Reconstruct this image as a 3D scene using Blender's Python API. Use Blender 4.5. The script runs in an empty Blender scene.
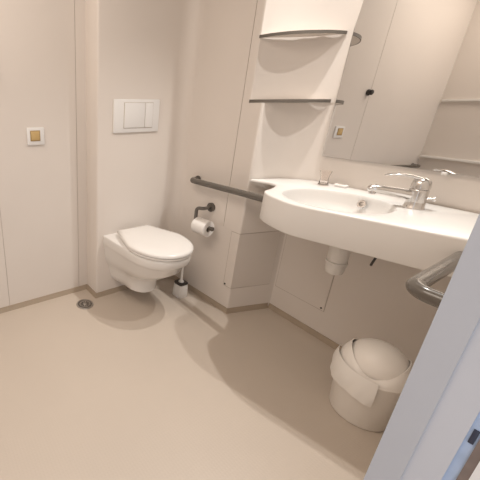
import bpy, bmesh, math, random
from mathutils import Vector, Matrix
random.seed(4)
S = bpy.context.scene
COL = S.collection
PI = math.pi

# ------------------------------------------------------------------ materials
def mat(name, rgb, rough=.5, metal=0., spec=.5, trans=0., ior=1.45, noise=0., nscale=8., bump=0., bscale=60., coat=0.):
    m = bpy.data.materials.new(name); m.use_nodes = True
    nt = m.node_tree; b = nt.nodes['Principled BSDF']
    b.inputs['Base Color'].default_value = (*rgb, 1)
    b.inputs['Roughness'].default_value = rough
    b.inputs['Metallic'].default_value = metal
    b.inputs['Specular IOR Level'].default_value = spec
    b.inputs['Transmission Weight'].default_value = trans
    b.inputs['IOR'].default_value = ior
    b.inputs['Coat Weight'].default_value = coat
    tc = nt.nodes.new('ShaderNodeTexCoord')
    if noise:
        n = nt.nodes.new('ShaderNodeTexNoise'); n.inputs['Scale'].default_value = nscale
        nt.links.new(tc.outputs['Object'], n.inputs['Vector'])
        r = nt.nodes.new('ShaderNodeValToRGB')
        r.color_ramp.elements[0].position = .3; r.color_ramp.elements[1].position = .7
        r.color_ramp.elements[0].color = (*[c*(1-noise) for c in rgb], 1)
        r.color_ramp.elements[1].color = (*[min(1, c*(1+noise)) for c in rgb], 1)
        nt.links.new(n.outputs['Fac'], r.inputs['Fac']); nt.links.new(r.outputs['Color'], b.inputs['Base Color'])
    if bump:
        n = nt.nodes.new('ShaderNodeTexNoise'); n.inputs['Scale'].default_value = bscale
        nt.links.new(tc.outputs['Object'], n.inputs['Vector'])
        bp = nt.nodes.new('ShaderNodeBump'); bp.inputs['Strength'].default_value = bump; bp.inputs['Distance'].default_value = .002
        nt.links.new(n.outputs['Fac'], bp.inputs['Height']); nt.links.new(bp.outputs['Normal'], b.inputs['Normal'])
    return m

M = {}
M['wall'] = mat('wall_panel_cream', (.73, .672, .62), .42, noise=.012, nscale=3, bump=.03, bscale=25)
M['joint'] = mat('panel_joint', (.52, .465, .41), .8, noise=.05)
M['ceiling'] = mat('ceiling_white', (.70, .67, .63), .7, noise=.01)
M['skirting'] = mat('skirting_tan', (.42, .34, .26), .5, noise=.03, nscale=20)
M['white'] = mat('ceramic_white', (.80, .775, .745), .12, noise=.006, coat=.3)
M['solid'] = mat('basin_mineral_white', (.76, .735, .705), .25, noise=.006)
M['seat'] = mat('seat_plastic_white', (.81, .785, .755), .2, noise=.006)
M['plastic'] = mat('white_plastic', (.80, .78, .755), .35, noise=.01)
M['plate'] = mat('flush_plate_white', (.80, .785, .77), .3, noise=.01)
M['rail'] = mat('rail_grey_brown', (.108, .094, .08), .2, noise=.03, coat=.5)
M['dark'] = mat('dark_plastic', (.045, .04, .037), .4, noise=.05)
M['edge'] = mat('shelf_edge_grey', (.15, .13, .11), .5, noise=.04)
M['board'] = mat('shelf_board_cream', (.70, .63, .57), .45, noise=.01)
M['gold'] = mat('switch_gold', (.62, .44, .20), .4, .25, noise=.05, nscale=40)
M['goldframe'] = mat('switch_gold_frame', (.40, .27, .11), .4, .3, noise=.05)
M['chrome'] = mat('chrome', (.70, .685, .67), .14, 1., noise=.01)
M['steel'] = mat('drain_steel', (.42, .39, .36), .35, .8, noise=.06, nscale=60)
M['hole'] = mat('drain_slot', (.05, .045, .04), .7, noise=.05)
M['mirror'] = mat('mirror_silver', (.77, .77, .765), 0., 1., noise=.002)
M['mirroredge'] = mat('mirror_edge', (.42, .40, .37), .3, .3, noise=.02)
M['paper'] = mat('tissue_paper', (.84, .81, .78), .9, noise=.02, bump=.2, bscale=200)
M['card'] = mat('cardboard_core', (.40, .32, .25), .9, noise=.05)
M['bin'] = mat('bin_plastic_white', (.86, .82, .77), .35, noise=.01)
M['liner'] = mat('bin_liner_film', (.83, .80, .76), .35, noise=.01, bump=.15, bscale=30)
M['pipe'] = mat('pipe_white_plastic', (.76, .73, .69), .35, noise=.01)
M['glass'] = mat('clear_glass', (.95, .92, .90), .12, trans=1., noise=.002)
M['jamb'] = mat('door_frame_paint', (.455, .465, .50), .45, noise=.01, bump=.05, bscale=80)
M['jamb2'] = mat('door_stop_paint', (.52, .53, .57), .45, noise=.01)
M['blue'] = mat('door_strip_skylit', (.40, .50, .68), .4, .1, noise=.08, nscale=40)  # sky light on the steel frame put into its base colour
M['wood'] = mat('door_wood_brown', (.20, .155, .135), .5, noise=.15, nscale=30)
M['navy'] = mat('strike_navy', (.03, .035, .06), .4, noise=.05)
M['outer'] = mat('hall_wall_white', (.74, .72, .70), .6, noise=.01)

# floor: vinyl with a fine grid of anti-slip studs
m = mat('floor_vinyl_beige', (.58, .505, .43), .42, noise=.018, nscale=2.2)
nt = m.node_tree; b = nt.nodes['Principled BSDF']
tc = [n for n in nt.nodes if n.type == 'TEX_COORD'][0]
v = nt.nodes.new('ShaderNodeTexVoronoi'); v.inputs['Scale'].default_value = 75; v.inputs['Randomness'].default_value = 0
nt.links.new(tc.outputs['Object'], v.inputs['Vector'])
rp = nt.nodes.new('ShaderNodeMapRange'); rp.inputs['From Min'].default_value = .25; rp.inputs['From Max'].default_value = .4
rp.inputs['To Min'].default_value = 1; rp.inputs['To Max'].default_value = 0
nt.links.new(v.outputs['Distance'], rp.inputs['Value'])
bp = nt.nodes.new('ShaderNodeBump'); bp.inputs['Strength'].default_value = .12; bp.inputs['Distance'].default_value = .001
nt.links.new(rp.outputs['Result'], bp.inputs['Height']); nt.links.new(bp.outputs['Normal'], b.inputs['Normal'])
M['floor'] = m

# ------------------------------------------------------------------ mesh helpers
def finish(name, bm, mats, parent=None, smooth=True, angle=38, recalc=True):
    if recalc: bmesh.ops.recalc_face_normals(bm, faces=bm.faces[:])
    if smooth:
        for f in bm.faces: f.smooth = True
        for e in bm.edges:
            if len(e.link_faces) == 2 and e.calc_face_angle(0) > math.radians(angle): e.smooth = False
    me = bpy.data.meshes.new(name); bm.to_mesh(me); bm.free()
    for k in (mats if isinstance(mats, (list, tuple)) else [mats]): me.materials.append(M[k])
    o = bpy.data.objects.new(name, me); COL.objects.link(o)
    if parent is not None: o.parent = parent; o.matrix_parent_inverse = Matrix.Translation(-Vector(parent.location)) if parent.type == 'EMPTY' else Matrix()
    return o

def thing(name, label, cat, loc=(0, 0, 0), group=None):
    o = bpy.data.objects.new(name, None); COL.objects.link(o)
    o.location = loc; o.empty_display_size = .05
    o['label'] = label; o['category'] = cat
    if group: o['group'] = group
    return o

def structure(o): o['kind'] = 'structure'; return o

def ring(bm, pts): return [bm.verts.new(p) for p in pts]
def bridge(bm, a, b, closed=True, mi=0):
    n = len(a); fs = []
    for i in range(n if closed else n-1):
        j = (i+1) % n
        f = bm.faces.new((a[i], a[j], b[j], b[i])); f.material_index = mi; fs.append(f)
    return fs
def loft(bm, rings, closed=True, cap0=True, cap1=True, mi=0):
    rs = [ring(bm, r) for r in rings]
    for a, c in zip(rs, rs[1:]): bridge(bm, a, c, closed, mi)
    if cap0: bm.faces.new(rs[0][::-1]).material_index = mi
    if cap1: bm.faces.new(rs[-1]).material_index = mi
    return rs

def box(bm, c, s, rz=0., bev=0., seg=2, mi=0, rot=None):
    g = bmesh.ops.create_cube(bm, size=1.)
    vs = g['verts']
    bmesh.ops.scale(bm, vec=s, verts=vs)
    if bev:
        es = list({e for v_ in vs for e in v_.link_edges})
        r = bmesh.ops.bevel(bm, geom=es, offset=bev, segments=seg, affect='EDGES', profile=.5)
        vs = list({v_ for f in r['faces'] for v_ in f.verts} | {v_ for v_ in vs if v_.is_valid})
    R_ = rot if rot is not None else Matrix.Rotation(rz, 3, 'Z')
    bmesh.ops.rotate(bm, cent=(0, 0, 0), matrix=R_, verts=vs)
    bmesh.ops.translate(bm, vec=c, verts=vs)
    if mi:
        for f in {f for v_ in vs for f in v_.link_faces}: f.material_index = mi
    return vs

def frame(t):
    t = Vector(t).normalized()
    u = Vector((0, 0, 1)) if abs(t.z) < .9 else Vector((1, 0, 0))
    a = t.cross(u).normalized(); return a, t.cross(a).normalized()

def lathe(bm, prof, axis=(0, 0, 1), at=(0, 0, 0), n=32, mi=0, closed_caps=True):
    """prof: list of (radius, height along axis)"""
    ax = Vector(axis).normalized(); a, c = frame(ax); at = Vector(at)
    rs = []
    for r, h in prof:
        if r < 1e-6: rs.append([bm.verts.new(at+ax*h)])
        else: rs.append([bm.verts.new(at+ax*h+(a*math.cos(2*PI*i/n)+c*math.sin(2*PI*i/n))*r) for i in range(n)])
    for p, q in zip(rs, rs[1:]):
        if len(p) == 1 and len(q) == 1: continue
        for i in range(n):
            j = (i+1) % n
            if len(p) == 1: f = bm.faces.new((p[0], q[i], q[j]))
            elif len(q) == 1: f = bm.faces.new((p[i], p[j], q[0]))
            else: f = bm.faces.new((p[i], p[j], q[j], q[i]))
            f.material_index = mi
    if closed_caps:
        if len(rs[0]) > 1: bm.faces.new(rs[0][::-1]).material_index = mi
        if len(rs[-1]) > 1: bm.faces.new(rs[-1]).material_index = mi

def catmull(pts, sub=8, closed=False):
    P = [Vector(p) for p in pts]; n = len(P); out = []
    rng = n if closed else n-1
    for i in range(rng):
        if closed: p0, p1, p2, p3 = P[(i-1) % n], P[i], P[(i+1) % n], P[(i+2) % n]
        else: p0, p1, p2, p3 = P[max(i-1, 0)], P[i], P[i+1], P[min(i+2, n-1)]
        for k in range(sub):
            t = k/sub
            out.append(.5*((2*p1)+(-p0+p2)*t+(2*p0-5*p1+4*p2-p3)*t*t+(-p0+3*p1-3*p2+p3)*t**3))
    if not closed: out.append(P[-1])
    return out

def fillet(pts, r, n=8):
    P = [Vector(p) for p in pts]; out = [P[0]]
    for i in range(1, len(P)-1):
        a = (P[i-1]-P[i]); c = (P[i+1]-P[i]); la, lc = a.length, c.length
        a.normalize(); c.normalize(); ang = a.angle(c)
        if ang > PI-.01: out.append(P[i]); continue
        d = min(r/math.tan(ang/2), la*.49, lc*.49); rr = d*math.tan(ang/2)
        s = P[i]+a*d; e = P[i]+c*d
        cen = P[i]+(a+c).normalized()*(rr/math.sin(ang/2))
        v0, v1 = s-cen, e-cen; w = v0.angle(v1)
        for k in range(n+1):
            t = k/n
            out.append(cen+(v0*math.sin((1-t)*w)+v1*math.sin(t*w))/math.sin(w))
    out.append(P[-1]); return out

def tube(bm, pts, r, n=16, mi=0, cap_round=False):
    P = [Vector(p) for p in pts]; N = len(P)
    rad = r if isinstance(r, (list, tuple)) else [r]*N
    T = [((P[min(i+1, N-1)]-P[max(i-1, 0)]).normalized()) for i in range(N)]
    a, c = frame(T[0]); rs = []
    for i in range(N):
        if i:
            q = T[i-1].rotation_difference(T[i]); a = (q @ a).normalized(); c = (q @ c).normalized()
        rs.append([bm.verts.new(P[i]+(a*math.cos(2*PI*k/n)+c*math.sin(2*PI*k/n))*rad[i]) for k in range(n)])
    for p, q in zip(rs, rs[1:]): bridge(bm, p, q, True, mi)
    if cap_round:
        for rr, p, t, rd in ((rs[0], P[0], -T[0], rad[0]), (rs[-1], P[-1], T[-1], rad[-1])):
            prev = rr
            for k in (1, 2, 3):
                th = k/4*PI/2
                nr = [bm.verts.new(p+(v_.co-p)*math.cos(th)+t*rd*math.sin(th)) for v_ in rr]
                bridge(bm, prev, nr, True, mi); prev = nr
            bm.faces.new(prev).material_index = mi
    else:
        bm.faces.new(rs[0][::-1]).material_index = mi; bm.faces.new(rs[-1]).material_index = mi

def prism(bm, poly, z0, z1, mi=0, emat=None):
    """vertical prism over a footprint; emat[i] = material of the side from point i to i+1"""
    n = len(poly)
    lo = [bm.verts.new((p[0], p[1], z0)) for p in poly]; hi = [bm.verts.new((p[0], p[1], z1)) for p in poly]
    for i in range(n):
        j = (i+1) % n
        f = bm.faces.new((lo[i], lo[j], hi[j], hi[i])); f.material_index = emat[i] if emat else mi
    for r in (lo, hi):
        es = []
        for i in range(n):
            e = bm.edges.get((r[i], r[(i+1) % n])) or bm.edges.new((r[i], r[(i+1) % n])); es.append(e)
        g = bmesh.ops.triangle_fill(bm, edges=es, use_beauty=True, use_dissolve=False)
        for f in g['geom']:
            if isinstance(f, bmesh.types.BMFace): f.material_index = mi

def offset_line(pts, d):
    """open polyline moved d to its left"""
    P = [Vector((p[0], p[1])) for p in pts]; out = []
    for i, p in enumerate(P):
        ns = []
        if i: t = (p-P[i-1]).normalized(); ns.append(Vector((-t.y, t.x)))
        if i < len(P)-1: t = (P[i+1]-p).normalized(); ns.append(Vector((-t.y, t.x)))
        if len(ns) == 1: out.append(p+ns[0]*d)
        else:
            m_ = (ns[0]+ns[1]).normalized(); out.append(p+m_*d/max(.35, m_.dot(ns[0])))
    return out

def offset_closed(pts, d):
    P = [Vector((p[0], p[1])) for p in pts]; n = len(P); out = []
    area = sum(P[i].x*P[(i+1) % n].y-P[(i+1) % n].x*P[i].y for i in range(n))
    s = 1 if area > 0 else -1
    for i in range(n):
        t0 = (P[i]-P[i-1]).normalized(); t1 = (P[(i+1) % n]-P[i]).normalized()
        n0 = Vector((-t0.y, t0.x))*s; n1 = Vector((-t1.y, t1.x))*s
        m_ = n0+n1
        if m_.length < 1e-6: m_ = n0
        m_.normalize(); out.append(P[i]+m_*d/max(.45, m_.dot(n0)))
    return out

def wall(name, face, back, z0=0., z1=2.45, grooves=(), mats=('wall', 'joint'), side=1):
    """face: room-side polyline; back: closing points behind; grooves: (segment index, fraction); side: +1 = wall lies left of face"""
    poly = []; em = []
    for i, p in enumerate(face):
        poly.append(Vector((p[0], p[1]))); em.append(0)
        if i == len(face)-1: break
        q = Vector((face[i+1][0], face[i+1][1])); p = poly[-1]
        t = (q-p).normalized(); nrm = Vector((-t.y, t.x))*side
        for (k, fr) in sorted(g for g in grooves if g[0] == i):
            c = p.lerp(q, fr)
            for w, d, mm in ((-.0014, 0, 1), (-.0014, .003, 1), (.0014, .003, 1), (.0014, 0, 0)):
                poly.append(c+t*w+nrm*d); em.append(mm)
    for p in back: poly.append(Vector(p)); em.append(0)
    bm = bmesh.new(); prism(bm, poly, z0, z1, 0, em)
    return structure(finish(name, bm, list(mats)))

# ------------------------------------------------------------------ room shell
ZC = 2.45
bm = bmesh.new(); box(bm, (.55, .65, -.03), (3.3, 3.1, .06))
structure(finish('floor', bm, 'floor'))
bm = bmesh.new(); box(bm, (.55, 1.0, ZC+.03), (3.3, 2.3, .06))
structure(finish('ceiling', bm, 'ceiling'))

XS = .985          # where the cistern boxing steps forward
YB = 1.90; YT = 1.756; XR = 1.66
cove = [(XR-.09*(1-math.sin(a)), YT-.09*(1-math.cos(a))) for a in [k/8*PI/2 for k in range(9)]]
face_b = [(-.57, YB), (XS, YB)] + [(XS, YT+.012), (XS+.004, YT+.004), (XS+.012, YT)] + cove
wall('wall_back', face_b, [(1.80, YT-.09), (1.80, 2.06), (-.57, 2.06)],
     grooves=[(0, (.398+.57)/(XS+.57)), (0, (.917+.57)/(XS+.57))])

VX = lambda y: 1.966-.085*(1.09-y)
# duct between the toilet wall and the vanity wall: squared below the worktop, hollowed above it
lowface = [(XR, YT-.09), (XR, 1.188), (XR+.003, 1.181), (XR+.010, 1.177), (1.955, 1.094), (VX(1.085), 1.085)]
bmw = bmesh.new()
def wall_prism(bm, face, back, z0, z1, grooves):
    poly = []; em = []
    for i, p in enumerate(face):
        poly.append(Vector(p)); em.append(0)
        if i == len(face)-1: break
        q = Vector(face[i+1]); p = poly[-1]; t = (q-p).normalized(); nrm = Vector((-t.y, t.x))
        for (k, fr) in sorted(g for g in grooves if g[0] == i):
            c = p.lerp(q, fr)
            for w, d, mm in ((-.0014, 0, 1), (-.0014, .003, 1), (.0014, .003, 1), (.0014, 0, 0)):
                poly.append(c+t*w+nrm*d); em.append(mm)
    for p in back: poly.append(Vector(p)); em.append(0)
    prism(bm, poly, z0, z1, 0, em)
gs = [(0, (YT-.09-1.305)/(YT-.09-1.188))]
wall_prism(bmw, lowface, [(2.10, 1.085), (2.10, YT-.09)], 0, .575, [])
wall_prism(bmw, lowface, [(2.10, 1.085), (2.10, YT-.09)], .575, .82, gs)
midface = [(XR, YT-.09), (XR, 1.188), (XR+.003, 1.181), (XR+.010, 1.177)] + [tuple(p) for p in catmull([(1.74, 1.158), (1.83, 1.122), (1.905, 1.063), (1.945, .995), (VX(.93), .93)], 5)]
wall_prism(bmw, midface, [(2.10, .93), (2.10, YT-.09)], .82, 1.312, gs)
upper_curve = [tuple(p) for p in catmull([(XR+.012, 1.252), (1.75, 1.205), (1.835, 1.140), (1.905, 1.060), (1.945, .985), (VX(.93), .93)], 5)]
gs2 = [(0, (YT-.09-1.305)/(YT-.09-1.262))]
wall_prism(bmw, [(XR, YT-.09), (XR, 1.262), (XR+.004, 1.255)] + upper_curve, [(2.10, .93), (2.10, YT-.09)], 1.312, ZC, gs2)
structure(finish('wall_right', bmw, ['wall', 'joint']))
wall('wall_vanity', [(VX(1.085), 1.085), (VX(.08), .08)], [(2.10, .08), (2.10, 1.085)], 0, .82)
bm = bmesh.new(); prism(bm, [(VX(.93), .93), (VX(.08), .08), (2.10, .08), (2.10, .93)], .82, ZC)
structure(finish('wall_vanity_upper', bm, 'wall'))
wall('wall_left', [(-.57, -.06), (-.57, YB)], [(-.69, YB), (-.69, -.06)])
# doorway wall, either side of the opening and over it
JX = .60; JY = .1065
bm = bmesh.new(); prism(bm, [(JX+.055, JY-.002), (2.1, JY-.002), (2.1, -.10), (JX+.055, -.10)], 0, ZC)
structure(finish('wall_door_right', bm, 'wall'))
bm = bmesh.new(); prism(bm, [(-.57, JY), (-.42, JY), (-.42, -.06), (-.57, -.06)], 0, ZC)
structure(finish('wall_door_left', bm, 'wall'))
bm = bmesh.new(); prism(bm, [(-.42, JY), (JX+.055, JY), (JX+.055, -.06), (-.42, -.06)], 2.08, ZC)
structure(finish('wall_door_top', bm, 'wall'))

# door frame on the right of the opening
dr = thing('door_1', 'pale grey painted door frame at the right edge of the picture', 'door frame', (JX, 0, 0)); dr['kind'] = 'structure'
def jamb(name, pts, mt, z0=0, z1=2.08):
    bm = bmesh.new(); prism(bm, pts, z0, z1); return finish(name, bm, mt, dr)
jamb('jamb', [(JX, JY), (JX, .0695), (JX+.0025, .0695), (JX+.055, .0695), (JX+.055, JY)], 'jamb')
jamb('door_stop', [(JX+.0025, .0695), (JX+.0025, .0345), (JX+.055, .0345), (JX+.055, .0695)], 'jamb2')
st = jamb('metal_strip', [(JX+.0045, .0345), (JX+.0045, .0235), (JX+.055, .0235), (JX+.055, .0345)], 'blue'); st['label'] = 'metal strip tinted with painted sky light'
w_ = jamb('gasket', [(JX+.002, .0235), (JX+.002, .0145), (JX+.055, .0145), (JX+.055, .0235)], 'wood'); w_['label'] = 'brown edge strip'
jamb('architrave', [(JX+.001, .0145), (JX+.001, -.10), (JX+.055, -.10), (JX+.055, .0145)], 'outer')
bm = bmesh.new(); box(bm, (JX+.0045, .0285, .878), (.004, .0055, .024), bev=.0008)
box(bm, (JX+.0045, .0285, .955), (.004, .0075, .07), bev=.0008)
finish('strike_plate', bm, 'navy', dr)

# skirting coves
def skirting(name, pts, h=.034, d=.013):
    a = [Vector(p) for p in pts]; o = offset_line(pts, -d)
    o2 = offset_line(pts, -d*.35)
    bm = bmesh.new()
    rs = [[bm.verts.new((p.x, p.y, z)) for p in ln] for ln, z in ((a, 0), (o, 0), (o, .006), (o2, .020), (o2, h), (a, h))]
    for p, q in zip(rs, rs[1:]): bridge(bm, p, q, False)
    bridge(bm, rs[-1], rs[0], False)
    bm.faces.new([r[0] for r in rs]); bm.faces.new([r[-1] for r in rs][::-1])
    return structure(finish(name, bm, 'skirting', angle=50))
skirting('baseboard_back', [(-.57, YB), (XS, YB), (XS, YT)] + cove)
skirting('baseboard_right', [(XR, YT-.09), (XR, 1.182), (1.955, 1.094)])
skirting('baseboard_vanity', [(VX(1.085), 1.085), (VX(.107), .107)])
# ledges on the left hand wall (met in the mirror)
for nm, zz, dd in (('trim_1', 1.445, .03), ('trim_2', .915, .05)):
    bm = bmesh.new(); box(bm, (-.57+dd/2-.002, 1.28, zz), (dd, 1.2, .022), bev=.004)
    structure(finish(nm, bm, 'plastic'))

# ------------------------------------------------------------------ wall fittings on the back wall
def switch(x, z, label):
    t = thing('wall_switch', label, 'switch', (x, YB, z))
    bm = bmesh.new(); box(bm, (x, YB-.006, z), (.106, .012, .100), bev=.004); finish('plate', bm, 'plate', t)
    bm = bmesh.new(); box(bm, (x-.004, YB-.013, z+.003), (.060, .004, .060), bev=.001)
    f = finish('rocker_frame', bm, 'goldframe', t); f['label'] = 'gold rocker surround'
    bm = bmesh.new(); box(bm, (x-.004, YB-.0155, z+.003), (.050, .004, .050), bev=.0015)
    lens = finish('rocker', bm, 'gold', f)
    bm = bmesh.new(); lathe(bm, [(.006, 0), (.006, .0012), (0, .0016)], (0, -1, 0), (x-.004, YB-.0174, z+.003), 16); finish('symbol', bm, 'goldframe', lens) if False else bm.free()
    return t
switch(.646, 1.128, 'square white wall switch with gold centre left of the flush plate')

t = thing('coat_hook', 'dark round coat hook high on the back wall', 'hook', (.425, YB, 1.47))
bm = bmesh.new(); lathe(bm, [(.026, 0), (.026, .008), (.022, .012), (0, .012)], (0, -1, 0), (.425, YB, 1.47), 24); finish('rose', bm, 'dark', t)
bm = bmesh.new(); lathe(bm, [(.020, .010), (.020, .022), (.022, .026), (.022, .034), (.017, .039), (0, .040)], (0, -1, 0), (.425, YB, 1.47), 22); finish('peg', bm, 'dark', t)

t = thing('flush_plate', 'wide white flush plate with two buttons above the toilet', 'flush plate', (1.265, YT, 1.236))
bm = bmesh.new(); box(bm, (1.265, YT-.006, 1.236), (.345, .012, .196), bev=.004); finish('plate', bm, 'plate', t)
bm = bmesh.new(); box(bm, (1.275, YT-.0125, 1.240), (.222, .003, .152), bev=.001); bd = finish('button_bezel', bm, 'joint', t)
bm = bmesh.new(); box(bm, (1.2435, YT-.0145, 1.240), (.153, .006, .146), bev=.0025); finish('button', bm, 'plate', t)
bm = bmesh.new(); box(bm, (1.3535, YT-.0145, 1.240), (.059, .006, .146), bev=.0025); finish('button', bm, 'plate', t)

# ------------------------------------------------------------------ toilet
TX = 1.243
def dring(z, yf, hw, hb, yb=YT-.001, e=2.3, n=22):
    """half-superellipse outline: straight back at yb, rounded front at yf"""
    pts = []; ym = yf+(yb-yf)*.52
    pts.append((TX-hb, yb, z)); pts.append((TX-(hb*.5+hw*.5), (yb+ym)/2, z))
    for k in range(n+1):
        a = PI*k/n; c, s = math.cos(a), math.sin(a)
        pts.append((TX-hw*math.copysign(abs(c)**(2/e), c), ym-(ym-yf)*abs(s)**(2/e), z))
    pts.append((TX+(hb*.5+hw*.5), (yb+ym)/2, z)); pts.append((TX+hb, yb, z))
    return pts
t = thing('toilet', 'white wall hung toilet with its lid closed', 'toilet', (TX, YT, .11))
bm = bmesh.new()
prof = [(.108, 1.560, .050, .085), (.111, 1.505, .085, .115), (.125, 1.475, .105, .130), (.165, 1.478, .112, .145), (.205, 1.470, .118, .155), (.235, 1.452, .128, .165),
        (.262, 1.405, .146, .176), (.292, 1.345, .162, .186), (.335, 1.290, .178, .194), (.388, 1.262, .184, .200), (.405, 1.240, .192, .205), (.418, 1.226, .1975, .207), (.455, 1.222, .198, .208), (.466, 1.224, .197, .207), (.470, 1.230, .192, .202)]
loft(bm, [dring(*p) for p in prof])
finish('bowl', bm, 'white', t, angle=50)
bm = bmesh.new()
loft(bm, [dring(z, yf, hw, hb, 1.690, 2.15) for z, yf, hw, hb in ((0.472, 1.222, .194, .12), (0.475, 1.216, .199, .125), (0.484, 1.215, .200, .126), (0.487, 1.219, .197, .123))])
finish('seat', bm, 'seat', t, angle=50)
bm = bmesh.new()
loft(bm, [dring(z, yf, hw, hb, yb, 2.15) for z, yf, hw, hb, yb in ((.4895, 1.217, .198, .122, 1.704), (.492, 1.212, .2025, .127, 1.707), (.502, 1.212, .2025, .127, 1.707), (.509, 1.218, .197, .122, 1.702), (.514, 1.24, .178, .105, 1.685), (.5175, 1.30, .125, .07, 1.64))])
finish('lid', bm, 'seat', t, angle=60)
for s in (-1, 1):
    bm = bmesh.new(); lathe(bm, [(.011, 0), (.013, .002), (.013, .045), (.011, .047)], (1, 0, 0), (TX+s*.08-.0235, 1.716, .484), 18); finish('hinge', bm, 'seat', t)
bm = bmesh.new(); lathe(bm, [(.016, 0), (.016, .006), (.011, .009), (0, .009)], (-1, -.25, 0), (TX-.180, 1.660, .375), 20)
c_ = finish('bolt_cap', bm, 'steel', t); c_['label'] = 'grey fixing bolt cap on the side of the bowl'

# ------------------------------------------------------------------ toilet brush
bx_, by_ = 1.535, 1.492
t = thing('toilet_brush', 'white toilet brush in a small holder on the floor', 'toilet brush', (bx_, by_, 0))
def sq(z, r, n=32, e=4.5):
    out = []
    for k in range(n):
        a = 2*PI*k/n; c, s = math.cos(a), math.sin(a)
        out.append((bx_+r*math.copysign(abs(c)**(2/e), c), by_+r*math.copysign(abs(s)**(2/e), s), z))
    return out
bm = bmesh.new(); loft(bm, [sq(0, .042), sq(.003, .044), (sq(.095, .039)), sq(.098, .037)]); finish('holder', bm, 'plastic', t, angle=50)
bm = bmesh.new(); loft(bm, [sq(.098, .038), sq(.1, .039), sq(.110, .038), sq(.112, .036)]); c_ = finish('rim', bm, 'dark', t, angle=50); c_['label'] = 'black rim of the brush holder'
bm = bmesh.new(); lathe(bm, [(.020, .110), (.018, .118), (.010, .124), (.0085, .15), (.0085, .33), (.010, .345), (.007, .36), (0, .362)], (0, 0, 1), (bx_, by_, 0), 20); finish('handle', bm, 'plastic', t)

# ------------------------------------------------------------------ toilet roll and holder
t = thing('toilet_roll_holder', 'dark grey toilet roll holder on the wall beside the toilet', 'toilet roll holder', (XR, 1.418, .672))
bm = bmesh.new(); lathe(bm, [(.030, 0), (.030, .012), (.026, .017), (0, .017)], (-1, 0, 0), (XR, 1.418, .672), 28); finish('rose', bm, 'rail', t)
bm = bmesh.new(); tube(bm, fillet([(XR-.012, 1.418, .672), (1.585, 1.418, .672), (1.574, 1.463, .668), (1.574, 1.463, .566), (1.574, 1.326, .566)], .022, 6), .0115, 14, cap_round=True); finish('arm', bm, 'rail', t)
bm = bmesh.new(); lathe(bm, [(.012, 0), (.014, .003), (.014, .012), (.010, .016)], (0, -1, 0), (1.574, 1.326, .566), 18); finish('end_cap', bm, 'rail', t)
t = thing('toilet_roll', 'white toilet paper roll hanging on the dark holder', 'toilet roll', (1.572, 1.42, .556))
yc0, yc1 = 1.343, 1.449
bm = bmesh.new(); lathe(bm, [(.0205, 0), (.050, 0), (.052, .002), (.052, .104), (.050, .106), (.0205, .106), (.0205, 0)], (0, 1, 0), (1.574, yc0, .556), 40, closed_caps=False); finish('paper', bm, 'paper', t)
bm = bmesh.new(); lathe(bm, [(.0195, .001), (.0204, .001), (.0204, .105), (.0195, .105), (.0195, .001)], (0, 1, 0), (1.574, yc0, .556), 28, closed_caps=False); c_ = finish('core', bm, 'card', t); c_['label'] = 'brown cardboard core'

# ------------------------------------------------------------------ grab rails
def rail(label, pts, r, rose_at, rose_ax, bend=.045, group='grey grab rails'):
    t = thing('grab_rail', label, 'grab rail', pts[0])
    bm = bmesh.new(); tube(bm, fillet(pts, bend, 10), r, 22); finish('bar', bm, 'rail', t)
    for p, a in zip(rose_at, rose_ax):
        bm = bmesh.new(); lathe(bm, [(r*1.28, 0), (r*1.28, .006), (r*1.15, .011), (r, .011)], a, p, 26); finish('rose', bm, 'rail', t)
    return t
RZ = .832
rail('long grey wall grab rail running from beside the toilet to the washbasin', [(XR-.001, 1.560, RZ), (1.592, 1.560, RZ), (1.590, 1.20, RZ+.002), (1.575, .9865, RZ+.006)], .0185, [(XR-.001, 1.560, RZ)], [(-1, 0, 0)])
rail('grey grab rail bent towards the door frame under the right end of the washbasin', [(1.4865, .262, .842), (1.105, .258, .842), (1.085, JY, .842)], .0205, [(1.085, JY, .842)], [(0, 1, 0)], .05)
rail('grey shower grab rail on the back wall, met only in the mirror', [(.26, YB-.001, .82), (.26, YB-.07, .82), (-.49, YB-.07, .82), (-.49, YB-.001, .82)], .016, [(.26, YB-.001, .82), (-.49, YB-.001, .82)], [(0, -1, 0)]*2)

# ------------------------------------------------------------------ washbasin with its worktop
ZT, ZA = .905, .765
front = catmull([(1.535, 0.1085), (1.488, 0.271), (1.452, 0.421), (1.428, 0.531), (1.408, 0.624), (1.392, 0.693), (1.387, 0.776), (1.417, 0.868), (1.451, 0.93), (1.495, 0.969), (1.553, 0.979), (1.63, 1.004), (1.668, 1.03), (1.684, 1.078), (1.674, 1.125), (1.664, 1.176)], 5)
backl = [(1.70, 1.164), (1.74, 1.150), (1.83, 1.114), (1.902, 1.056), (1.940, .992), (VX(.93)-.003, .93), (VX(.60)-.003, .60), (VX(.30)-.003, .30), (VX(.1085)-.003, .1085)]
outline = [Vector((p[0], p[1])) for p in front] + [Vector(p) for p in backl]
BC = (1.622, .715); NB = 56
def bowlring(f, z, sx=0., e=2.15):
    out = []
    for k in range(NB):
        a = 2*PI*k/NB; c, s = math.cos(a), math.sin(a)
        out.append(Vector((BC[0]+sx+.190*f*math.copysign(abs(c)**(2/e), c), BC[1]+.212*f*math.copysign(abs(s)**(2/e), s), z)))
    return out
t = thing('washbasin', 'large white washbasin with a curved worktop under the mirror', 'washbasin', (1.70, .70, ZA))
bm = bmesh.new()
rings = [(.010, ZT), (.004, ZT-.0015), (.001, ZT-.005), (0, ZT-.010), (0, ZA+.006), (.004, ZA+.001), (.008, ZA)]
def under(y):          # the apron thins out to a slim shelf where the worktop reaches the duct
    u = min(1, max(0, (y-.998)/.022)); return .121*u*u*(3-2*u)
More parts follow.
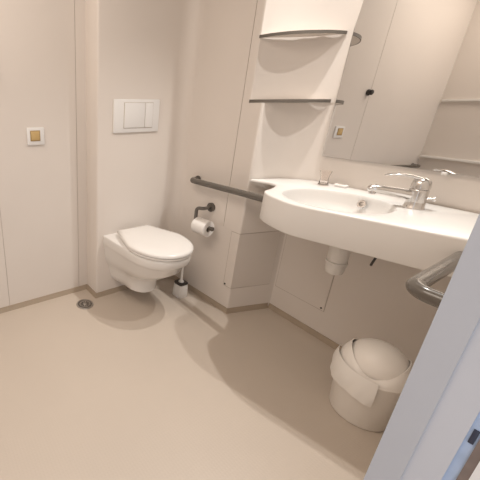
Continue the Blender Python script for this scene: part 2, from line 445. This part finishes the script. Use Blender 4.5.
rs = [[bm.verts.new((p.x, p.y, z if z > ZT-.02 else z+under(q.y))) for p, q in zip(offset_closed(outline, d), outline)] for d, z in rings]
for a, c in zip(rs, rs[1:]): bridge(bm, a, c)
bowl = [(1.0, ZT), (.985, ZT-.0015), (.972, ZT-.006), (.955, ZT-.020), (.925, ZT-.050), (.86, ZT-.082), (.74, ZT-.105), (.55, ZT-.119), (.30, ZT-.127), (.12, ZT-.130)]
bs = [ring(bm, bowlring(f, z, .02*(1-f))) for f, z in bowl]
for a, c in zip(bs, bs[1:]): bridge(bm, a, c)
bm.faces.new(bs[-1])
def loopedges(r): return [bm.edges.get((r[i], r[(i+1) % len(r)])) or bm.edges.new((r[i], r[(i+1) % len(r)])) for i in range(len(r))]
bmesh.ops.triangle_fill(bm, edges=loopedges(rs[0])+loopedges(bs[0]), use_beauty=True)
bmesh.ops.triangle_fill(bm, edges=loopedges(rs[-1]), use_beauty=True)
finish('basin', bm, 'solid', t, angle=40)
nrm = Vector((-.93, .10, .36)).normalized(); op = Vector((1.781, .672, .871))
bm = bmesh.new(); lathe(bm, [(.0185, -.004), (.0185, .003), (.0165, .005), (.0105, .005), (.0095, .001)], nrm, op, 28); c_ = finish('overflow_ring', bm, 'chrome', t); c_['label'] = 'chrome overflow ring'
bm = bmesh.new(); lathe(bm, [(.0092, -.003), (.0092, .0025), (.007, .003), (0, .003)], nrm, op, 20); finish('overflow_hole', bm, 'steel', t)
bm = bmesh.new(); lathe(bm, [(.026, 0), (.026, .003), (.022, .005), (.020, .003), (0, .005)], (0, 0, 1), (BC[0]+.018, BC[1], ZT-.130), 28); c_ = finish('drain_plug', bm, 'chrome', t); c_['label'] = 'chrome plug'

# ------------------------------------------------------------------ mixer tap
F0 = Vector((1.765, .492, ZT)); fd = Vector((-.075, .128, 0)).normalized()
t = thing('mixer_tap', 'chrome single lever mixer tap on the washbasin', 'tap', F0)
bm = bmesh.new(); lathe(bm, [(.035, 0), (.035, .004), (.032, .008), (.0305, .03), (.030, .070), (.030, .076), (.028, .079)], (0, 0, 1), F0, 32); finish('body', bm, 'chrome', t)
bm = bmesh.new()
pts = [F0+Vector((0, 0, .048)), F0+fd*.03+Vector((0, 0, .054)), F0+fd*.09+Vector((0, 0, .060)), F0+fd*.138+Vector((0, 0, .064)), F0+fd*.150+Vector((0, 0, .062))]
tube(bm, catmull(pts, 5), [.022]*6+[.019-.0003*k for k in range(10)]+[.0145]*5, 18, cap_round=True); finish('spout', bm, 'chrome', t)
bm = bmesh.new(); lathe(bm, [(.0115, 0), (.0125, .002), (.0125, .016), (.0105, .018)], (0, 0, -1), F0+fd*.143+Vector((0, 0, .057)), 20); finish('aerator', bm, 'chrome', t)
bm = bmesh.new(); lathe(bm, [(.0285, .081), (.0305, .083), (.0305, .096), (.028, .110), (.019, .120), (.008, .125), (0, .1255)], (0, 0, 1), F0, 32); lv = finish('lever_cap', bm, 'chrome', t)
bm = bmesh.new()
secs = []
for k in range(13):
    u = k/12; p = F0+fd*(-.015+.135*u)+Vector((0, 0, .112+.024*math.sin(u*2.2)-.008*u))
    w = .019*(1-u)+.0125*u; h = .0085*(1-u)+.0042*u
    if k in (0, 12): w *= .6; h *= .6
    side = Vector((-fd.y, fd.x, 0))
    secs.append([p+side*w*math.cos(a)+Vector((0, 0, 1))*h*math.sin(a) for a in [2*PI*i/16 for i in range(16)]])
loft(bm, secs); finish('lever', bm, 'chrome', t)
bm = bmesh.new(); pr = F0-fd*.0+Vector((.012, -.035, 0))
lathe(bm, [(.003, .024), (.003, .044), (.007, .045), (.0085, .050), (.007, .055), (0, .056)], (.35, -.93, .1), F0+Vector((0, 0, .040)), 14); finish('pop_up_rod', bm, 'chrome', t)

# ------------------------------------------------------------------ waste pipe under the basin
PX, PY = 1.690, .668
t = thing('drain_trap', 'white plastic bottle trap and waste pipe under the washbasin', 'drain pipe', (PX, PY, .50))
bm = bmesh.new(); lathe(bm, [(.030, ZA-.002), (.030, .718), (.026, .716), (.026, .690)], (0, 0, 1), (PX, PY, 0), 28); finish('tailpiece', bm, 'pipe', t)
bm = bmesh.new(); lathe(bm, [(.030, .722), (.041, .716), (.043, .706), (.041, .606), (.039, .603)], (0, 0, 1), (PX, PY, 0), 32); finish('trap_body', bm, 'pipe', t)
bm = bmesh.new(); lathe(bm, [(.040, .590), (.044, .592), (.044, .602), (.040, .604)], (0, 0, 1), (PX, PY, 0), 32); finish('union_nut', bm, 'pipe', t)
bm = bmesh.new(); lathe(bm, [(.040, .590), (.0385, .558), (.034, .543), (.020, .535), (0, .533)], (0, 0, 1), (PX, PY, 0), 32); finish('trap_cup', bm, 'pipe', t)
bm = bmesh.new(); tube(bm, fillet([(PX, PY, .665), (PX+.10, PY-.03, .672), (VX(.64)-.001, .64, .690)], .05), .022, 20); finish('outlet_pipe', bm, 'pipe', t)
bm = bmesh.new(); lathe(bm, [(.040, 0), (.040, .004), (.028, .012), (.022, .012)], (-1, 0, 0), (VX(.64)-.001, .64, .690), 28); finish('wall_flange', bm, 'pipe', t)
t = thing('towel_hook', 'short dark hook peeping out under the washbasin edge', 'hook', (1.60, .513, ZA))
bm = bmesh.new(); tube(bm, fillet([(1.60, .503, ZA-.001), (1.60, .503, .715), (1.590, .508, .678)], .01), .0045, 10, cap_round=True); finish('rod', bm, 'dark', t)
bm = bmesh.new(); lathe(bm, [(.011, 0), (.011, .003), (.008, .006), (.004, .006)], (0, 0, -1), (1.60, .503, ZA-.0005), 16); finish('mount', bm, 'dark', t)

# ------------------------------------------------------------------ small things on the worktop
t = thing('drinking_glass', 'small clear glass standing on the worktop behind the basin', 'glass', (1.862, .892, ZT))
bm = bmesh.new(); lathe(bm, [(0, .001), (.022, .001), (.024, .004), (.021, .015), (.018, .032), (.020, .050), (.027, .076), (.0255, .076), (.0185, .050), (.0165, .032), (.019, .016), (.018, .010), (0, .009)], (0, 0, 1), (1.862, .892, ZT), 28); finish('tumbler', bm, 'glass', t)
t = thing('soap_bar', 'thin wrapped soap bar lying right of the small glass', 'soap', (1.905, .828, ZT))
bm = bmesh.new(); box(bm, (1.905, .828, ZT+.007), (.032, .056, .012), bev=.004, seg=3); finish('wrapper', bm, 'paper', t)
bm = bmesh.new(); box(bm, (1.905, .828, ZT+.0134), (.018, .034, .0006)); c_ = finish('paper_band', bm, 'joint', t); c_['label'] = 'greyish band on the wrapper'

# ------------------------------------------------------------------ mirror
t = thing('wall_mirror', 'large frameless wall mirror above the washbasin', 'mirror', (VX(.55), .55, 1.05))
def mx(y, z): return 1.9515-.105*(.968-y)+.02*(z-1.55)-.004     # the sheet leans back a little
bm = bmesh.new(); y0, y1, z0, z1 = .968, .12, 1.043, 2.02
fr_ = [bm.verts.new((mx(y, z), y, z)) for y, z in ((y0, z0), (y1, z0), (y1, z1), (y0, z1))]
bk_ = [bm.verts.new((VX(y)-.0005, y, z)) for y, z in ((y0, z0), (y1, z0), (y1, z1), (y0, z1))]
bm.faces.new(fr_).material_index = 0; bm.faces.new(bk_[::-1]).material_index = 1
bridge(bm, fr_, bk_, True, 1)
finish('glass_sheet', bm, ['mirror', 'mirroredge'], t, smooth=False)
for yy in (.47,):
    bm = bmesh.new(); box(bm, ((VX(yy)+mx(yy, 1.04))/2-.002, yy, 1.038), (VX(yy)-mx(yy, 1.04)+.005, .018, .012), bev=.002); finish('clip', bm, 'plastic', t)

# ------------------------------------------------------------------ corner shelves
def shelf(zc, label, th=.014):
    fr = catmull([(XR-.004, 1.258), (1.668, 1.190), (1.704, 1.120), (1.760, 1.065), (1.820, 1.027), (1.880, 1.003), (1.938, .990)], 6)
    back = [(1.925, 1.014), (1.893, 1.070), (1.835, 1.132), (1.75, 1.196), (XR+.008, 1.249)]
    t = thing('corner_shelf', label, 'shelf', (1.79, 1.10, zc), 'shelves beside the mirror')
    F_ = [Vector((p[0], p[1])) for p in fr]; B_ = [Vector(p) for p in back]
    fin = offset_line(fr, .004)
    bm = bmesh.new(); prism(bm, [Vector(p) for p in fin]+B_, zc-th/2+.001, zc+th/2-.001); finish('board', bm, 'board', t, smooth=False)
    bm = bmesh.new(); out = F_+[Vector(p) for p in fin][::-1]
    n = len(F_)
    lo = [[bm.verts.new((p.x, p.y, z)) for p in L] for L, z in ((F_, zc-th/2), (F_, zc+th/2), (fin, zc+th/2), (fin, zc-th/2))]
    for a, c in zip(lo, lo[1:]+lo[:1]): bridge(bm, a, c, False)
    bm.faces.new([r[0] for r in lo]); bm.faces.new([r[-1] for r in lo][::-1])
    c_ = finish('edge_band', bm, 'edge', t, angle=40); c_['label'] = 'dark grey edge of the shelf'
    return t
shelf(1.630, 'upper curved corner shelf, its pale underside showing')
shelf(1.3205, 'lower curved corner shelf at eye level, seen as a thin dark line', .016)

# ------------------------------------------------------------------ access panels
dq = Vector((1.955-(XR+.010), 1.094-1.177)).normalized(); dn = Vector((dq.y, -dq.x))
if dn.y > 0: dn = -dn
t = thing('access_panel', 'cream access panel folded round the duct corner by the toilet', 'access panel', (XR, 1.18, .18))
def lpanel(z0, z1, d0, d1, ya, ext):
    a0 = Vector((XR, 1.18)); e = a0+dq*ext
    inner = [Vector((XR-d0, ya)), Vector((XR-d0, 1.18-d0*.8)), e+dn*d0]
    outer = [e+dn*d1, Vector((XR-d1, 1.18-d1*.8)), Vector((XR-d1, ya))]
    bm = bmesh.new(); prism(bm, inner+outer, z0, z1); return bm
finish('gap_shade', lpanel(.183, .566, .0006, .0012, 1.2395, .288), 'joint', t, smooth=False)  # dark backing strip stands in for the shadow line round the panel
finish('panel', lpanel(.187, .562, .0014, .0026, 1.2360, .286), 'wall', t, smooth=False)
bm = bmesh.new(); lathe(bm, [(.006, 0), (.006, .003), (.004, .004), (0, .004)], (-1, 0, 0), (XR-.0026, 1.2265, .198), 16); c_ = finish('lock', bm, 'dark', t); c_['label'] = 'small dark lock'
t = thing('access_panel', 'flat cream access panel on the wall under the washbasin', 'access panel', (VX(.92), .92, .18))
def fpanel(z0, z1, d0, d1, y0, y1):
    bm = bmesh.new(); prism(bm, [(VX(y0)-d0, y0), (VX(y1)-d0, y1), (VX(y1)-d1, y1), (VX(y0)-d1, y0)], z0, z1); return bm
finish('gap_shade', fpanel(.175, .742, .0006, .0012, 1.073, .756), 'joint', t, smooth=False)  # same painted shadow line behind the flat panel
finish('panel', fpanel(.179, .74, .0014, .0026, 1.070, .760), 'wall', t, smooth=False)
bm = bmesh.new(); lathe(bm, [(.005, 0), (.005, .003), (0, .004)], (-1, 0, 0), (VX(.775)-.0026, .775, .192), 16); c_ = finish('lock', bm, 'dark', t); c_['label'] = 'small dark lock'

# ------------------------------------------------------------------ floor drain
t = thing('floor_drain', 'round steel drain set into the floor by the back wall', 'floor drain', (.872, 1.716, 0))
bm = bmesh.new(); lathe(bm, [(.060, .0005), (.058, .004), (.048, .005), (.046, .002), (.046, .0005)], (0, 0, 1), (.872, 1.716, 0), 40, closed_caps=False); finish('ring', bm, 'steel', t)
bm = bmesh.new(); lathe(bm, [(.046, .0008), (.046, .0018), (0, .0018)], (0, 0, 1), (.872, 1.716, 0), 40); c_ = finish('sump', bm, 'hole', t)
bm = bmesh.new(); lathe(bm, [(.040, .0018), (.040, .0045), (.034, .0055), (.030, .0035), (.016, .0035), (.013, .006), (0, .0065)], (0, 0, 1), (.872, 1.716, 0), 40)
for k in range(10):
    a = 2*PI*k/10; box(bm, (.872+.023*math.cos(a), 1.716+.023*math.sin(a), .004), (.016, .004, .0024), rz=a, mi=1)
finish('grate', bm, ['steel', 'hole'], t)

# ------------------------------------------------------------------ swing bin
BX, BY = 1.580, .383
t = thing('swing_bin', 'white swing lid bin with its liner folded over the rim', 'bin', (BX, BY, 0))
bm = bmesh.new(); lathe(bm, [(.098, 0), (.106, .003), (.110, .012), (.1265, .235), (.1285, .238), (.1285, .246), (.126, .248), (.122, .248), (.104, .02), (0, .02)], (0, 0, 1), (BX, BY, 0), 48); finish('body', bm, 'bin', t)
la = math.radians(196)           # the low mouth of the lid looks into the room
n = 56
def htop(a): return .262+.072*(.5-.5*math.cos(2*(a-la)))**.8
bm = bmesh.new(); rows = []
for k in range(7):
    u = k/6
    rows.append([bm.verts.new((BX+(.1275-.020*u*u-.012*u*(htop(2*PI*i/n)-.262)/.072)*math.cos(2*PI*i/n), BY+(.1275-.020*u*u-.012*u*(htop(2*PI*i/n)-.262)/.072)*math.sin(2*PI*i/n), .247+(htop(2*PI*i/n)-.247)*u)) for i in range(n)])
for a, c in zip(rows, rows[1:]): bridge(bm, a, c)
bmesh.ops.recalc_face_normals(bm, faces=bm.faces[:])
bmesh.ops.solidify(bm, geom=bm.faces[:], thickness=.003)
ld = finish('lid', bm, 'bin', t, angle=60)
bm = bmesh.new()
lathe(bm, [(.104, .250), (.1085, .259), (.1080, .278), (.101, .303), (.088, .326), (.068, .345), (.047, .358), (.023, .364), (0, .366)], (0, 0, 1), (BX+.004, BY-.002, 0), 48)
finish('swing_flap', bm, 'bin', ld, angle=60)
bm = bmesh.new(); rows = []
A0, A1 = math.radians(92), math.radians(207); NC = 44
for lv_ in range(10):
    u = lv_/9; row = []
    for i in range(NC+1):
        s = i/NC; a = A0+(A1-A0)*s
        top = .268+.010*(1-s)+.004*math.sin(5*s+.5)
        bot = .250-.052-.044*s-.008*math.sin(PI*s)+.004*math.sin(11*s)
        z = top+(bot-top)*u
        r = .130+.004*math.sin(PI*u)+.015*u+.0022*math.sin(13*s+3*u)*u+.0012*math.sin(37*s+5*u)*u
        if z < .24: r -= (.24-z)*.06
        row.append(bm.verts.new((BX+r*math.cos(a), BY+r*math.sin(a), z)))
    rows.append(row)
for a, c in zip(rows, rows[1:]): bridge(bm, a, c, False)
bmesh.ops.recalc_face_normals(bm, faces=bm.faces[:])
bmesh.ops.solidify(bm, geom=bm.faces[:], thickness=.0012)
c_ = finish('liner', bm, 'liner', t, angle=70); c_['label'] = 'crinkled white bin liner hanging over the rim'

# ------------------------------------------------------------------ light
def lamp(name, kind, loc, power, col, **kw):
    l = bpy.data.lights.new(name, kind); l.energy = power; l.color = col
    for k, v_ in kw.items(): setattr(l, k, v_)
    o = bpy.data.objects.new(name, l); COL.objects.link(o); o.location = loc; return o
WARM = (1., .965, .92)
for loc, aim, pw in (((1.75, .86, 2.36), (1.00, .92, 0), 47), ((1.78, .45, 2.36), (1.00, .70, 0), 39)):
    o = lamp('basin_spotlight', 'SPOT', loc, pw, WARM, shadow_soft_size=.016, spot_size=math.radians(100), spot_blend=1.)
    o.rotation_euler = (Vector(aim)-Vector(loc)).to_track_quat('-Z', 'Y').to_euler()
lamp('ceiling_fill', 'AREA', (-.05, 1.0, ZC-.01), 15.5, (1., .88, .765), shape='RECTANGLE', size=.9, size_y=1.4)  # broad unseen fill, added to lift the ambient and the wall under the basin
S.cycles.caustics_reflective = False

W = bpy.data.worlds.new('World'); S.world = W; W.use_nodes = True
bg = W.node_tree.nodes['Background']; bg.inputs['Color'].default_value = (.93, .95, 1.0, 1); bg.inputs['Strength'].default_value = 1.0

# ------------------------------------------------------------------ camera
cam = bpy.data.cameras.new('Camera'); co = bpy.data.objects.new('Camera', cam); COL.objects.link(co)
cam.sensor_fit = 'HORIZONTAL'; cam.sensor_width = 36; cam.lens = 36*324/480
cam.shift_x = (240-92)/480; cam.shift_y = -(240-225)/480
cam.clip_start = .02
co.location = (0, 0, 1.30); co.rotation_euler = (math.radians(90-20.3), 0, math.radians(-28.4))
S.camera = co
S.view_settings.view_transform = 'Standard'; S.view_settings.look = 'None'
S.view_settings.exposure = .25; S.view_settings.gamma = 1; S.view_settings.use_curve_mapping = False
